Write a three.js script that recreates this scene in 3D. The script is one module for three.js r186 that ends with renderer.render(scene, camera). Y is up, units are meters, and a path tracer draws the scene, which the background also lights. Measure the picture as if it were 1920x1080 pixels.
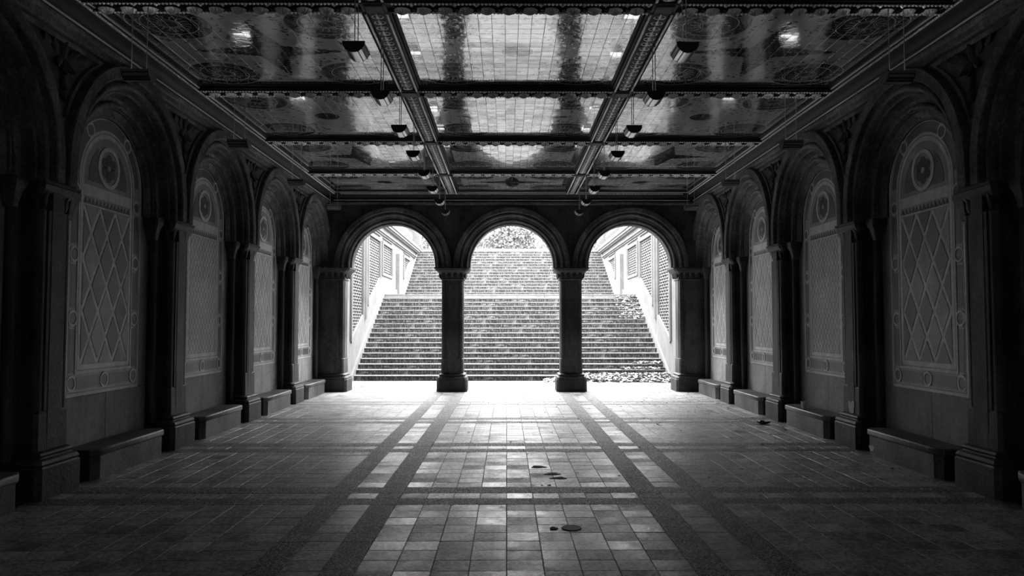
import * as THREE from 'three';
import { mergeGeometries, toCreasedNormals, mergeVertices } from 'three/addons/utils/BufferGeometryUtils.js';
import { RoundedBoxGeometry } from 'three/addons/geometries/RoundedBoxGeometry.js';
import { RectAreaLightUniformsLib } from 'three/addons/lights/RectAreaLightUniformsLib.js';
RectAreaLightUniformsLib.init();

// ------------------------------------------------------------------ camera, sky, exposure
// D is the distance in front of the camera along the arcade: z = -D. x = 0 is the arcade's axis.
const scene = new THREE.Scene();
const FPX = 1460;
const camera = new THREE.PerspectiveCamera(2 * Math.atan(540 / FPX) * 180 / Math.PI, 16 / 9, 0.05, 400);
camera.rotation.order = 'YXZ';
camera.position.set(-0.13, 1.7, 0);
camera.rotation.set(Math.atan(67 / FPX), -Math.atan(10 / FPX), 0);
camera.updateMatrixWorld(true);

const renderer = new THREE.WebGLRenderer({ antialias: true });
renderer.toneMapping = THREE.LinearToneMapping;
renderer.toneMappingExposure = 15.5;
renderer.shadowMap.enabled = true;

{ // overcast sky: brightest at the zenith, a third of that at the horizon, the same all round
  const W = 64, H = 32, d = new Float32Array(W * H * 4);
  for (let j = 0; j < H; j++) {
    const el = ((j + 0.5) / H - 0.5) * Math.PI, s = Math.sin(el);
    const L = el > 0 ? (1 + 2 * s) / 3 * 1.75 : 0.3;
    for (let i = 0; i < W; i++) { const o = (j * W + i) * 4; d[o] = d[o + 1] = d[o + 2] = L; d[o + 3] = 1; }
  }
  const t = new THREE.DataTexture(d, W, H, THREE.RGBAFormat, THREE.FloatType);
  t.mapping = THREE.EquirectangularReflectionMapping; t.magFilter = t.minFilter = THREE.LinearFilter; t.needsUpdate = true;
  scene.background = t; scene.environment = t;
}

// ------------------------------------------------------------------ helpers
const PI = Math.PI, V3 = (x, y, z) => new THREE.Vector3(x, y, z);
function mulberry(a) { return () => { a |= 0; a = a + 0x6D2B79F5 | 0; let t = Math.imul(a ^ a >>> 15, 1 | a); t = t + Math.imul(t ^ t >>> 7, 61 | t) ^ t; return ((t ^ t >>> 14) >>> 0) / 4294967296; }; }
const rnd = mulberry(20240611);
const rr = (a, b) => a + (b - a) * rnd();
const clamp = (x, a, b) => Math.min(b, Math.max(a, x));
function lattice(seed) { const p = new Float32Array(65536), r = mulberry(seed); for (let i = 0; i < 65536; i++) p[i] = r(); return p; }
function vnoise(p, x, y, px, py) { // value noise, periodic
  const xi = Math.floor(x), yi = Math.floor(y), fx = x - xi, fy = y - yi, sx = fx * fx * (3 - 2 * fx), sy = fy * fy * (3 - 2 * fy);
  const m = (a, n) => ((a % n) + n) % n, h = (a, b) => p[(m(b, py) * 251 + m(a, px)) & 65535];
  return (h(xi, yi) * (1 - sx) + h(xi + 1, yi) * sx) * (1 - sy) + (h(xi, yi + 1) * (1 - sx) + h(xi + 1, yi + 1) * sx) * sy;
}
const lat = lattice(7), lat2 = lattice(99);
function fbm(u, v, nx, ny, oct, p = lat) { let s = 0, a = 0.5, t = 0; for (let o = 0; o < oct; o++) { s += a * vnoise(p, u * nx, v * ny, nx, ny); t += a; a *= 0.55; nx *= 2; ny *= 2; } return s / t; }
function grayTex(w, h, fn, srgb, rep) {
  const d = new Uint8Array(w * h * 4);
  for (let j = 0; j < h; j++) for (let i = 0; i < w; i++) { const g = clamp(fn((i + 0.5) / w, (j + 0.5) / h, i, j), 0, 1) * 255, o = (j * w + i) * 4; d[o] = d[o + 1] = d[o + 2] = g; d[o + 3] = 255; }
  const t = new THREE.DataTexture(d, w, h); t.wrapS = t.wrapT = THREE.RepeatWrapping; t.magFilter = THREE.LinearFilter; t.minFilter = THREE.LinearMipmapLinearFilter; t.generateMipmaps = true;
  if (srgb) t.colorSpace = THREE.SRGBColorSpace;
  if (rep) t.repeat.set(rep[0], rep[1]);
  t.needsUpdate = true; return t;
}
const g3 = (g) => new THREE.Color().setRGB(g, g, g);
function M(o) { const phys = o.clearcoat !== undefined || o.ior !== undefined || o.transmission !== undefined; const { g, ...r } = o; return new (phys ? THREE.MeshPhysicalMaterial : THREE.MeshStandardMaterial)({ roughness: 0.8, metalness: 0, ...(g !== undefined ? { color: g3(g) } : {}), ...r }); }

// uv in metres from the dominant direction of each face
function uvm(geo) {
  const g = geo.index ? geo.toNonIndexed() : geo; if (!g.attributes.normal) g.computeVertexNormals();
  const p = g.attributes.position, uv = new Float32Array(p.count * 2), a = V3(), b = V3(), c = V3(), e = V3(), f = V3();
  for (let i = 0; i < p.count; i += 3) {
    a.fromBufferAttribute(p, i); b.fromBufferAttribute(p, i + 1); c.fromBufferAttribute(p, i + 2);
    e.subVectors(b, a); f.subVectors(c, a); e.cross(f); const x = Math.abs(e.x), y = Math.abs(e.y), z = Math.abs(e.z);
    [a, b, c].forEach((q, k) => { let u, v; if (y >= x && y >= z) { u = q.x; v = q.z; } else if (x >= z) { u = q.z; v = q.y; } else { u = q.x; v = q.y; } uv[(i + k) * 2] = u; uv[(i + k) * 2 + 1] = v; });
  }
  g.setAttribute('uv', new THREE.BufferAttribute(uv, 2)); return g;
}
const bx = (x0, x1, y0, y1, z0, z1) => new THREE.BoxGeometry(x1 - x0, y1 - y0, z1 - z0).translate((x0 + x1) / 2, (y0 + y1) / 2, (z0 + z1) / 2);
function rbx(x0, x1, y0, y1, z0, z1, r = 0.01, s = 2) { return new RoundedBoxGeometry(x1 - x0, y1 - y0, z1 - z0, s, r).translate((x0 + x1) / 2, (y0 + y1) / 2, (z0 + z1) / 2); }
// box whose top is chamfered; centre of the top face at the origin, facing up
function chamfered(w, d, h, c) {
  const X = w / 2, Z = d / 2, x = X - c, z = Z - c, P = [];
  const q = (a, b, e, f) => P.push(...a, ...b, ...e, ...a, ...e, ...f);
  q([-x, 0, z], [x, 0, z], [x, 0, -z], [-x, 0, -z]);
  const o = [[-X, Z], [X, Z], [X, -Z], [-X, -Z]], n = [[-x, z], [x, z], [x, -z], [-x, -z]];
  for (let k = 0; k < 4; k++) { const l = (k + 1) % 4;
    q([o[k][0], -c, o[k][1]], [o[l][0], -c, o[l][1]], [n[l][0], 0, n[l][1]], [n[k][0], 0, n[k][1]]);
    q([o[k][0], -h, o[k][1]], [o[l][0], -h, o[l][1]], [o[l][0], -c, o[l][1]], [o[k][0], -c, o[k][1]]); }
  const g = new THREE.BufferGeometry(); g.setAttribute('position', new THREE.Float32BufferAttribute(P, 3)); g.computeVertexNormals();
  return g;
}
function extrudeY(pts, y0, y1, bevel = 0) { // plan polygon (x, z) raised from y0 to y1
  const s = new THREE.Shape(pts.map(([x, z]) => new THREE.Vector2(x, -z)));
  const g = new THREE.ExtrudeGeometry(s, { depth: y1 - y0 - 2 * bevel, bevelEnabled: bevel > 0, bevelThickness: bevel, bevelSize: bevel, bevelOffset: -bevel, bevelSegments: 1, curveSegments: 6 });
  return g.rotateX(-PI / 2).translate(0, y0 + bevel, 0);
}
// section (a, b) swept straight along a third axis from t0 to t1: map(a, b, t) -> [x, y, z]
function prism(sec, t0, t1, map, closed = true) {
  const P = [], I = [], n = sec.length; for (const t of [t0, t1]) for (const [a, b] of sec) P.push(...map(a, b, t));
  for (let i = 0; i < (closed ? n : n - 1); i++) { const j = (i + 1) % n; I.push(i, j, n + j, i, n + j, n + i); }
  if (closed) { const tri = THREE.ShapeUtils.triangulateShape(sec.map(([a, b]) => new THREE.Vector2(a, b)), []); for (const [a, b, c] of tri) { I.push(c, b, a, n + a, n + b, n + c); } }
  const g = new THREE.BufferGeometry(); g.setAttribute('position', new THREE.Float32BufferAttribute(P, 3)); g.setIndex(I);
  return outward(g);
}
// turns the faces of a closed shape outward and gives it normals creased at sharp edges
function outward(g, crease = 0.6) {
  const p = g.attributes.position, I = g.index.array; let vol = 0; const a = V3(), b = V3(), c = V3();
  for (let i = 0; i < I.length; i += 3) { a.fromBufferAttribute(p, I[i]); b.fromBufferAttribute(p, I[i + 1]); c.fromBufferAttribute(p, I[i + 2]); vol += a.dot(b.cross(c)); }
  if (vol < 0) for (let i = 0; i < I.length; i += 3) { const t = I[i]; I[i] = I[i + 1]; I[i + 1] = t; }
  return uvm(toCreasedNormals(g, crease));
}
const taken = new Map();
function uniq(name) { const n = taken.get(name) ?? 0; taken.set(name, n + 1); return n ? name + '_' + String(n).padStart(3, '0') : name; }
function mesh(name, geo, mat, parent = scene) { const m = new THREE.Mesh(geo, mat); m.name = parent === scene ? uniq(name) : name; m.castShadow = m.receiveShadow = true; parent.add(m); return m; }
function group(name, parent = scene, matrix) { const g = new THREE.Group(); g.name = parent === scene ? uniq(name) : name; parent.add(g); if (matrix) { g.applyMatrix4(matrix); } return g; }
function tag(o, label, category, grp, kind) { o.userData.label = label; if (category) o.userData.category = category; if (grp) o.userData.group = grp; if (kind) o.userData.kind = kind; return o; }
const structure = (o, label, category) => tag(o, label, category, null, 'structure');
const stuff = (o) => { o.userData.kind = 'stuff'; return o; };
const merge = (list) => mergeGeometries(list.map((g) => { const n = g.index ? g.toNonIndexed() : g; for (const k of Object.keys(n.attributes)) if (!['position', 'normal', 'uv'].includes(k)) n.deleteAttribute(k); return n; }));
const tf = (g, x, y, z, rx = 0, ry = 0, rz = 0) => { const m = new THREE.Matrix4().makeRotationFromEuler(new THREE.Euler(rx, ry, rz)); m.setPosition(x, y, z); return g.applyMatrix4(m); };

// ------------------------------------------------------------------ materials
const texStone = grayTex(512, 512, (u, v, i, j) => { const a = fbm(u, v, 4, 4, 5), b = fbm(u, v, 64, 64, 2, lat2), s = fbm(u, v, 14, 3, 3, lat2); return 0.42 + 0.75 * (a - 0.5) + 0.32 * (b - 0.5) + 0.3 * (s - 0.5) + 0.2; }, true, [0.6, 0.6]);
const texStoneBump = grayTex(512, 512, (u, v) => 0.6 * fbm(u, v, 10, 10, 4, lat2) + 0.4 * fbm(u, v, 80, 80, 2), false, [0.6, 0.6]);
const texAgg = grayTex(512, 512, (u, v) => { const a = fbm(u, v, 128, 128, 2), b = fbm(u, v, 6, 6, 3, lat2); return 0.40 + (a > 0.54 ? 0.5 : a < 0.45 ? -0.3 : 0) + 0.3 * (b - 0.5); }, true, [0.9, 0.9]);
const texAggBump = grayTex(512, 512, (u, v) => fbm(u, v, 128, 128, 2), false, [0.9, 0.9]);
const texTile = grayTex(512, 512, (u, v) => { const a = fbm(u, v, 5, 5, 4), b = fbm(u, v, 90, 90, 2, lat2), c = fbm(u, v, 18, 18, 3, lat2); return 0.78 + 0.45 * (a - 0.5) + 0.62 * (b - 0.5) + 0.4 * (c - 0.5); }, true, [0.55, 0.55]);
const texTileRough = grayTex(512, 512, (u, v) => { const a = fbm(u, v, 6, 6, 4, lat2), b = fbm(u, v, 60, 60, 2); return 0.76 + 0.45 * (a - 0.5) + 0.25 * (b - 0.5); }, false, [0.41, 0.41]);
const texTileBump = grayTex(512, 512, (u, v) => 0.55 * fbm(u, v, 12, 12, 3) + 0.45 * fbm(u, v, 100, 100, 2, lat2), false, [0.55, 0.55]);
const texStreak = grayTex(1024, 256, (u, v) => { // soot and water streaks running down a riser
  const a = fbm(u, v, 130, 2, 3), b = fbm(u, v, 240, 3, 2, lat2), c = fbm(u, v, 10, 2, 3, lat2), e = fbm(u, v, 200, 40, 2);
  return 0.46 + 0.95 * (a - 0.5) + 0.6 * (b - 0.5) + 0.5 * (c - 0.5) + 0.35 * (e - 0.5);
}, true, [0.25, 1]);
const texMarble = grayTex(512, 512, (u, v) => { const a = fbm(u, v, 8, 8, 5), b = fbm(u, v, 3, 3, 3, lat2); return 0.6 + 0.9 * (a - 0.5) + 0.5 * (b - 0.5); }, true, [0.9, 0.9]);
const texPale = grayTex(512, 512, (u, v) => { const a = fbm(u, v, 6, 6, 5), b = fbm(u, v, 70, 70, 2, lat2), s = fbm(u, v, 24, 2, 3, lat2); return 0.86 + 0.22 * (a - 0.5) + 0.14 * (b - 0.5) + 0.16 * (s - 0.5); }, true, [0.4, 0.4]);
const texWave = grayTex(512, 512, (u, v) => 0.75 * fbm(u, v, 40, 40, 2) + 0.25 * fbm(u, v, 120, 120, 2, lat2), false, [1, 1]);

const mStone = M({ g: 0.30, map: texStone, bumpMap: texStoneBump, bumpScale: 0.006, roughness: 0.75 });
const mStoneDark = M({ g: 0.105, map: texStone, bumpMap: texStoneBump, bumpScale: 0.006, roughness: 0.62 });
const mBench = M({ g: 0.22, map: texStone, bumpMap: texStoneBump, bumpScale: 0.005, roughness: 0.5 });
const mWallBack = M({ g: 0.52, map: texPale, bumpMap: texStoneBump, bumpScale: 0.004, roughness: 0.8 });
const mInlayLight = M({ g: 0.9, map: texPale, roughness: 0.42 });
const mInlayMid = M({ g: 0.46, map: texPale, roughness: 0.42 });
const mInlayDark = M({ g: 0.17, map: texPale, roughness: 0.42 });
const mInlayDeep = M({ g: 0.08, map: texPale, roughness: 0.42 });
const mInlayFleck = M({ g: 0.2, map: texPale, roughness: 0.42 });
const mIron = M({ g: 0.028, roughness: 0.6, bumpMap: texStoneBump, bumpScale: 0.002, ior: 1.5, specularIntensity: 0.3 });
const mIronDeep = M({ g: 0.012, roughness: 0.7, ior: 1.5, specularIntensity: 0.2 });
const mGilt = M({ g: 0.8, roughness: 0.35, metalness: 0.4 });
const mGiltDull = M({ g: 0.62, roughness: 0.45, metalness: 0.2 });
const mOutWall = M({ g: 0.165, map: texPale, bumpMap: texStoneBump, bumpScale: 0.003, roughness: 0.85 });
const mTread = M({ g: 0.22, map: texPale, roughness: 0.8 });
const mMortar = M({ g: 0.13, map: texTile, roughness: 0.8 });
const mBand = M({ g: 0.5, map: texAgg, bumpMap: texAggBump, bumpScale: 0.004, roughness: 0.62 });
const tileTones = [0.46, 0.5, 0.53, 0.56, 0.61];
const mTiles = tileTones.map((g, i) => M({ g, map: texTile, roughness: [0.68, 0.62, 0.57, 0.6, 0.5][i], roughnessMap: texTileRough, bumpMap: texTileBump, bumpScale: 0.0024, ior: 1.5 }));
const mOutTiles = M({ g: 0.25, map: texTile, bumpMap: texTileBump, bumpScale: 0.0016, roughness: 0.7 });

// ------------------------------------------------------------------ layout
const P = 3, D0 = 19.9;                       // bay, and the line of the far columns
const pierD = [...Array(9)].map((_, k) => D0 - P * k);   // 19.9, 16.9 ... -4.1
const bayD = [...Array(8)].map((_, k) => D0 - P * (k + 0.5)); // 18.4 ... -2.6
const XW = 4.96;                              // centre line of the side arcades
const YB = 4.95, YT = 5.03;                   // underside of the ceiling beams, plane of the ceiling tiles
const SPR = 3.11;                             // top of the capitals
const CF = 3.17, CS = 3.30;                   // centres of the far and of the side arches
const mat4 = (U, V, W, o) => new THREE.Matrix4().makeBasis(U, V, W).setPosition(o);
const frameLeft = (D) => mat4(V3(0, 0, -1), V3(0, 1, 0), V3(1, 0, 0), V3(-XW, 0, -D));
const frameRight = (D) => mat4(V3(0, 0, 1), V3(0, 1, 0), V3(-1, 0, 0), V3(XW, 0, -D));
const frameFar = (x) => mat4(V3(1, 0, 0), V3(0, 1, 0), V3(0, 0, 1), V3(x, 0, -D0));

// ------------------------------------------------------------------ floor
const floor = group('floor'); structure(floor, 'paved arcade floor of square tiles crossed by dark stone bands');
mesh('mortar_bed', uvm(bx(-5.6, 5.6, -0.25, -0.0045, -23.5, 4.6)), mMortar, floor);
{
  const cols = [];   // [x0, x1, band?]
  for (let i = 0; i < 9; i++) cols.push([-1.17 + i * 0.26, -1.17 + (i + 1) * 0.26, 0]);
  for (const s of [-1, 1]) {
    const put = (a, b, k) => cols.push(s < 0 ? [-b, -a, k] : [a, b, k]);
    put(1.17, 1.41, 1); put(1.41, 1.69, 0); put(1.69, 1.92, 1);
    for (let i = 0; i < 11; i++) put(1.92 + i * 0.252, 1.92 + (i + 1) * 0.252, 0);
  }
  const rows = [];
  for (let k = -1; k < 9; k++) {
    const c = D0 - P * k - 0.09;
    if (k >= 0) { rows.push([c - 0.39, c - 0.13, 1], [c - 0.13, c + 0.11, 0], [c + 0.11, c + 0.39, 1]); }
    if (k >= 0) for (let i = 0; i < 9; i++) { const a = c + 0.39 + i * 2.22 / 9; rows.push([a, a + 2.22 / 9, 0]); }
  }
  rows.push([D0 + 2.52, D0 + 2.79, 0], [D0 + 2.79, D0 + 3.08, 0], [D0 + 3.08, D0 + 3.36, 0]);
  const jointT = 0.006, cells = [], v = V3();
  const geoCache = new Map();
  const tileGeo = (w, d) => { const k = w.toFixed(3) + '|' + d.toFixed(3); if (!geoCache.has(k)) geoCache.set(k, [0, 1, 2, 3, 4, 5, 6, 7, 8, 9].map((n) => { const g = uvm(chamfered(w, d, 0.03, 0.0015)); const uv = g.attributes.uv; for (let i = 0; i < uv.count; i++) uv.setXY(i, uv.getX(i) + n * 1.131, uv.getY(i) + n * 0.577); return g; })); return geoCache.get(k); };
  const bandGroups = new Map();
  for (const [d0, d1, rb] of rows) for (const [x0, x1, cb] of cols) {
    if (cb && !rb) continue;                         // long bands are laid as slabs below
    if (rb && !cb) continue;
    if (rb && cb) continue;
    cells.push({ x: (x0 + x1) / 2, d: (d0 + d1) / 2, w: x1 - x0 - jointT, l: d1 - d0 - jointT, t: Math.floor(rnd() * 10), m: clamp(Math.floor(rnd() * 5), 0, 4), y: rr(-0.0022, 0.0006), rx: rr(-1, 1) * 0.005, rz: rr(-1, 1) * 0.005 });
  }
  for (const c of cells) { v.set(c.x, 0, -c.d).project(camera); c.seen = c.d > 1 && Math.abs(v.x) < 1.02 && v.y > -1.06; }
  const near = cells.filter((c) => c.seen).sort((a, b) => a.d - b.d).slice(0, 300); for (const c of near) c.own = true;
  const rest = mTiles.map(() => []), outs = [];
  for (const c of cells) {
    const g = tileGeo(c.w, c.l)[c.t];
    if (c.own) { const m = mesh('tile', g, mTiles[c.m], floor); m.position.set(c.x, c.y, -c.d); m.rotation.set(c.rx, 0, c.rz); } else {
      const q = tf(g.clone(), c.x, c.y, -c.d, c.rx, 0, c.rz);
      (c.d > D0 + 0.3 ? outs : rest[c.m]).push(q);
    }
  }
  rest.forEach((l, i) => { if (l.length) stuff(mesh('tile_field', merge(l), mTiles[i], floor)); });
  stuff(mesh('tile_field', merge(outs), mOutTiles, floor));
  // dark bands: long slabs along the arcade and across it
  const slab = (x0, x1, d0, d1, y) => { const w = x1 - x0 - 0.004, l = d1 - d0 - 0.004; const m = mesh('band_slab', uvm(tf(chamfered(w, l, 0.03, 0.003), (x0 + x1) / 2, y, -(d0 + d1) / 2)), mBand, floor); return m; };
  for (let k = 0; k < 8; k++) { // along, one slab between each pair of cross bands, in two lengths
    const a = D0 - P * (k + 1) - 0.09 + 0.39, b = D0 - P * k - 0.09 - 0.39, mid = rr(0.4, 0.6) * (b - a) + a;
    for (const s of [-1, 1]) for (const [p, q] of [[1.17, 1.41], [1.69, 1.92]]) { const x0 = s < 0 ? -q : p, x1 = s < 0 ? -p : q; slab(x0, x1, a, mid, 0.0005); slab(x0, x1, mid, b, 0.0005); }
  }
  for (let k = 0; k < 9; k++) { const c = D0 - P * k - 0.09;
    for (const [a, b] of [[c - 0.39, c - 0.13], [c + 0.11, c + 0.39]]) for (const [x0, x1] of [[-4.69, -1.92], [-1.92, -1.17], [-1.17, 0.1], [0.1, 1.17], [1.17, 1.92], [1.92, 4.69]]) slab(x0, x1, a, b, 0.0008);
    for (const s of [-1, 1]) for (const [p, q] of [[1.17, 1.41], [1.69, 1.92]]) slab(s < 0 ? -q : p, s < 0 ? -p : q, c - 0.13, c + 0.11, 0.0005);
  }
  { const b = D0 + 3.36, a = D0 - 0.09 + 0.39; for (const s of [-1, 1]) for (const [p, q] of [[1.17, 1.41], [1.69, 1.92]]) stuff(mesh('tile_field', uvm(tf(chamfered(q - p, b - a, 0.03, 0.003), s * (p + q) / 2, 0, -(a + b) / 2)), mOutTiles, floor)); }
}

// ------------------------------------------------------------------ columns and piers: plan, capital, base
const arcPts = (cx, cy, r, a0, a1, n) => [...Array(n + 1)].map((_, i) => { const a = (a0 + (a1 - a0) * i / n) * PI / 180; return [cx + r * Math.cos(a), cy + r * Math.sin(a)]; });
function shaftPlan() { // square with a roll in a notch at every corner
  const q = [[0.155, 0.275], [0.16, 0.255], ...arcPts(0.205, 0.205, 0.062, 128, -38, 8), [0.255, 0.16], [0.275, 0.155]];
  const out = []; for (let k = 0; k < 4; k++) { const c = Math.cos(-k * PI / 2), s = Math.sin(-k * PI / 2); for (const [x, y] of q) out.push([x * c - y * s, x * s + y * c]); }
  return out;
}
function loft(rings) { // [y, half width, corner cut]
  const Pp = [], I = [], n = 8;
  for (const [y, h, c] of rings) for (const [x, z] of [[h - c, h], [h, h - c], [h, c - h], [h - c, -h], [c - h, -h], [-h, c - h], [-h, h - c], [c - h, h]]) Pp.push(x, y, z);
  for (let r = 0; r < rings.length - 1; r++) for (let i = 0; i < n; i++) { const j = (i + 1) % n, a = r * n; I.push(a + i, a + j, a + n + j, a + i, a + n + j, a + n + i); }
  const last = (rings.length - 1) * n; for (let i = 1; i < n - 1; i++) { I.push(0, i + 1, i, last, last + i, last + i + 1); }
  const g = new THREE.BufferGeometry(); g.setAttribute('position', new THREE.Float32BufferAttribute(Pp, 3)); g.setIndex(I); return outward(g, 0.5);
}
const geoPlinth = loft([[0, 0.38, 0.05], [0.30, 0.38, 0.05], [0.315, 0.37, 0.05]]);
const geoBase = loft([[0.315, 0.365, 0.05], [0.34, 0.375, 0.05], [0.37, 0.36, 0.05], [0.385, 0.325, 0.045], [0.40, 0.32, 0.045], [0.42, 0.335, 0.045], [0.44, 0.32, 0.045], [0.455, 0.285, 0.04]]);
const geoLower = loft([[0.45, 0.28, 0.035], [0.82, 0.275, 0.035], [0.85, 0.255, 0.06], [0.93, 0.235, 0.09]]);
const geoShaft = toCreasedNormals(uvm(extrudeY(shaftPlan(), 0.84, 2.83)), 0.6);
const geoNeck = loft([[2.80, 0.285, 0.04], [2.82, 0.30, 0.045], [2.84, 0.285, 0.04]]);
const geoBell = loft([[2.83, 0.275, 0.04], [2.90, 0.285, 0.045], [2.97, 0.33, 0.05], [3.02, 0.39, 0.06], [3.035, 0.40, 0.06]]);
const geoAbacus = loft([[3.03, 0.405, 0.06], [3.055, 0.42, 0.06], [3.075, 0.425, 0.06], [3.08, 0.445, 0.05], [SPR, 0.445, 0.05]]);
const geoRollCap = loft([[2.82, 0.05, 0.015], [2.86, 0.055, 0.015], [2.96, 0.075, 0.02], [3.03, 0.105, 0.025], [3.05, 0.11, 0.02], [SPR, 0.115, 0.02]]);
const geoLeafLump = (() => { const g = new THREE.SphereGeometry(1, 7, 5); const p = g.attributes.position; for (let i = 0; i < p.count; i++) { const y = p.getY(i), b = Math.max(0, y); p.setXYZ(i, p.getX(i) * (1 - 0.35 * b) * 0.055, y * 0.095, p.getZ(i) * 0.03 + b * b * 0.05); } g.computeVertexNormals(); return uvm(g); })();
function columnParts(g, m = mStoneDark, leaves = 4, depth = 1, flat = false) {
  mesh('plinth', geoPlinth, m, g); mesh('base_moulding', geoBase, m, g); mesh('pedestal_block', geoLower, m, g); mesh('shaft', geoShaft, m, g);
  // the capital: a bell with its necking, abacus and carved leaves; on a wall pier they are parts of the pier itself
  const sx = depth < 1 ? 0.8 : 1, top = mesh('capital', geoBell, m, g), home = flat ? g : top; top.scale.set(sx, 1, depth);
  for (const [n, q] of [['necking', geoNeck], ['abacus', geoAbacus]]) { const p = mesh(n, q, m, home); if (flat) p.scale.set(sx, 1, depth); }
  for (let s = 0; s < 4; s++) for (let i = 0; i < leaves; i++) { const a = s * PI / 2, u = (i - (leaves - 1) / 2) * 0.15, l = mesh('carved_leaf', geoLeafLump, m, home), k = flat ? [sx, depth] : [1, 1]; l.position.set((Math.sin(a) * 0.315 + Math.cos(a) * u) * k[0], 2.94, (Math.cos(a) * 0.315 - Math.sin(a) * u) * k[1]); l.rotation.y = a; if (flat && Math.cos(a) < -0.5) home.remove(l); }
}
// the two free columns and the corner piers of the far arcade
for (const [x, label] of [[-1.5, 'free-standing stone column left of the middle archway'], [1.5, 'free-standing stone column right of the middle archway']]) {
  const c = group('stone_column', scene, frameFar(x)); tag(c, label, 'column', 'free columns of the far arcade'); columnParts(c);
}

// ------------------------------------------------------------------ arches
const roll = (cr, cw, r, a0, a1, n = 6) => arcPts(cr, cw, r, a0, a1, n);
const profFace = [ // (radius, depth towards the room), from the outer edge inwards
  [1.468, 0.28], [1.468, 0.345], [1.456, 0.362], [1.36, 0.362], [1.346, 0.35], [1.344, 0.315], [1.332, 0.292], [1.322, 0.29],
  ...roll(1.283, 0.29, 0.036, 0, 180), [1.24, 0.285], [1.236, 0.262], [1.205, 0.262], [1.20, 0.252], [1.19, 0.225], [1.178, 0.212],
  ...roll(1.142, 0.208, 0.033, 0, 180), [1.103, 0.20], [1.10, 0.17], [1.062, 0.165], [1.05, 0.152]];
const profOpen = [...profFace, ...profFace.slice().reverse().map(([r, w]) => [r, -w])];
const profBlind = [
  [1.468, 0.28], [1.468, 0.345], [1.456, 0.362], [1.335, 0.362], [1.322, 0.35], [1.32, 0.315], [1.31, 0.285], [1.295, 0.272],
  ...roll(1.245, 0.268, 0.046, 0, 180, 8), [1.192, 0.255], [1.188, 0.235], [1.165, 0.235],
  ...[0, 1, 2, 3, 4, 5, 6].map((i) => { const a = i / 6 * PI / 2; return [1.155 - 0.085 * (1 - Math.cos(a)), 0.225 - 0.115 * Math.sin(a)]; }),
  ...roll(1.03, 0.108, 0.036, 0, 180, 6), [0.985, 0.10], [0.975, 0.075], [0.93, 0.06], [0.90, 0.03], [0.868, 0.025], [0.866, -0.05], [1.468, -0.05]];
function voussoirGeos(prof, cy, count, seg) {
  const geos = [], gap = 0.0013, stilt = cy - SPR;
  for (let k = 0; k < count; k++) {
    const a0 = PI * k / count + (k ? gap : 0), a1 = PI * (k + 1) / count - (k < count - 1 ? gap : 0), st = [];
    if (k === 0) st.push([1, 0, -stilt]);
    for (let i = 0; i <= seg; i++) { const a = a0 + (a1 - a0) * i / seg; st.push([Math.cos(a), Math.sin(a), 0]); }
    if (k === count - 1) st.push([-1, 0, -stilt]);
    const Q = [], I = [], n = prof.length;
    for (const [c, s, dy] of st) for (const [r, w] of prof) Q.push(r * c, cy + r * s + dy, w);
    for (let i = 0; i < st.length - 1; i++) for (let j = 0; j < n; j++) { const l = (j + 1) % n, A = i * n, B = A + n; I.push(A + j, B + j, B + l, A + j, B + l, A + l); }
    const tri = THREE.ShapeUtils.triangulateShape(prof.map(([r, w]) => new THREE.Vector2(r, w)), []), B = (st.length - 1) * n;
    for (const [x, y, z] of tri) I.push(x, y, z, B + z, B + y, B + x);
    const g = new THREE.BufferGeometry(); g.setAttribute('position', new THREE.Float32BufferAttribute(Q, 3)); g.setIndex(I); geos.push(outward(g, 0.55));
  }
  return geos;
}
const vousOpen = voussoirGeos(profOpen, CF, 9, 6), vousBlind = voussoirGeos(profBlind, CS, 9, 6);
function wallOutline(u0, u1, top, centres, r, cy) { // spandrel wall with an arched opening at each centre
  const s = new THREE.Shape(); s.moveTo(u0, 0);
  for (const c of centres) { s.lineTo(c - r, 0); s.lineTo(c - r, cy); s.absarc(c, cy, r, PI, 0, true); s.lineTo(c + r, 0); }
  s.lineTo(u1, 0); s.lineTo(u1, top); s.lineTo(u0, top); s.closePath(); return s;
}
// carved triangle between two arches
const geoSpandrelFrame = (cy) => { const y0 = cy + 0.42, top = 4.62, f = (y) => 1.5 - Math.sqrt(Math.max(0, 1.5 * 1.5 - (y - cy) ** 2)); const L = [], R = []; for (let i = 0; i <= 8; i++) { const y = y0 + (top - y0) * i / 8; const w = Math.max(0.012, f(y) - 0.03); L.push([-w, y]); R.push([w, y]); }
  return { pts: [...L, ...R.reverse()] }; };
function spandrel(parent, cy, w, matrix) {
  const { pts } = geoSpandrelFrame(cy), sh = new THREE.Shape(pts.map(([a, b]) => new THREE.Vector2(a, b)));
  const c = pts.reduce((a, p) => [a[0] + p[0] / pts.length, a[1] + p[1] / pts.length], [0, 0]), k = 0.84;
  sh.holes.push(new THREE.Path(pts.map(([a, b]) => new THREE.Vector2(a * k - 0, c[1] + (b - c[1]) * k + 0.02)).reverse()));
  const g = mesh('carved_spandrel', uvm(new THREE.ExtrudeGeometry(sh, { depth: 0.03, bevelEnabled: false }).translate(0, 0, w - 0.005)), mStone, parent); g.applyMatrix4(matrix);
  for (const [x, y, a] of [[0, 4.5, 0], [-0.16, 4.5, 0.9], [0.16, 4.5, -0.9], [-0.3, 4.53, 1.4], [0.3, 4.53, -1.4], [0, 4.33, PI], [-0.09, 4.36, 2.3], [0.09, 4.36, -2.3], [0, 4.18, PI], [0, 4.05, PI]]) { const l = mesh('carved_leaf', geoLeafLump, mStone, g); l.position.set(x, y, w); l.rotation.z = a; }
}

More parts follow.
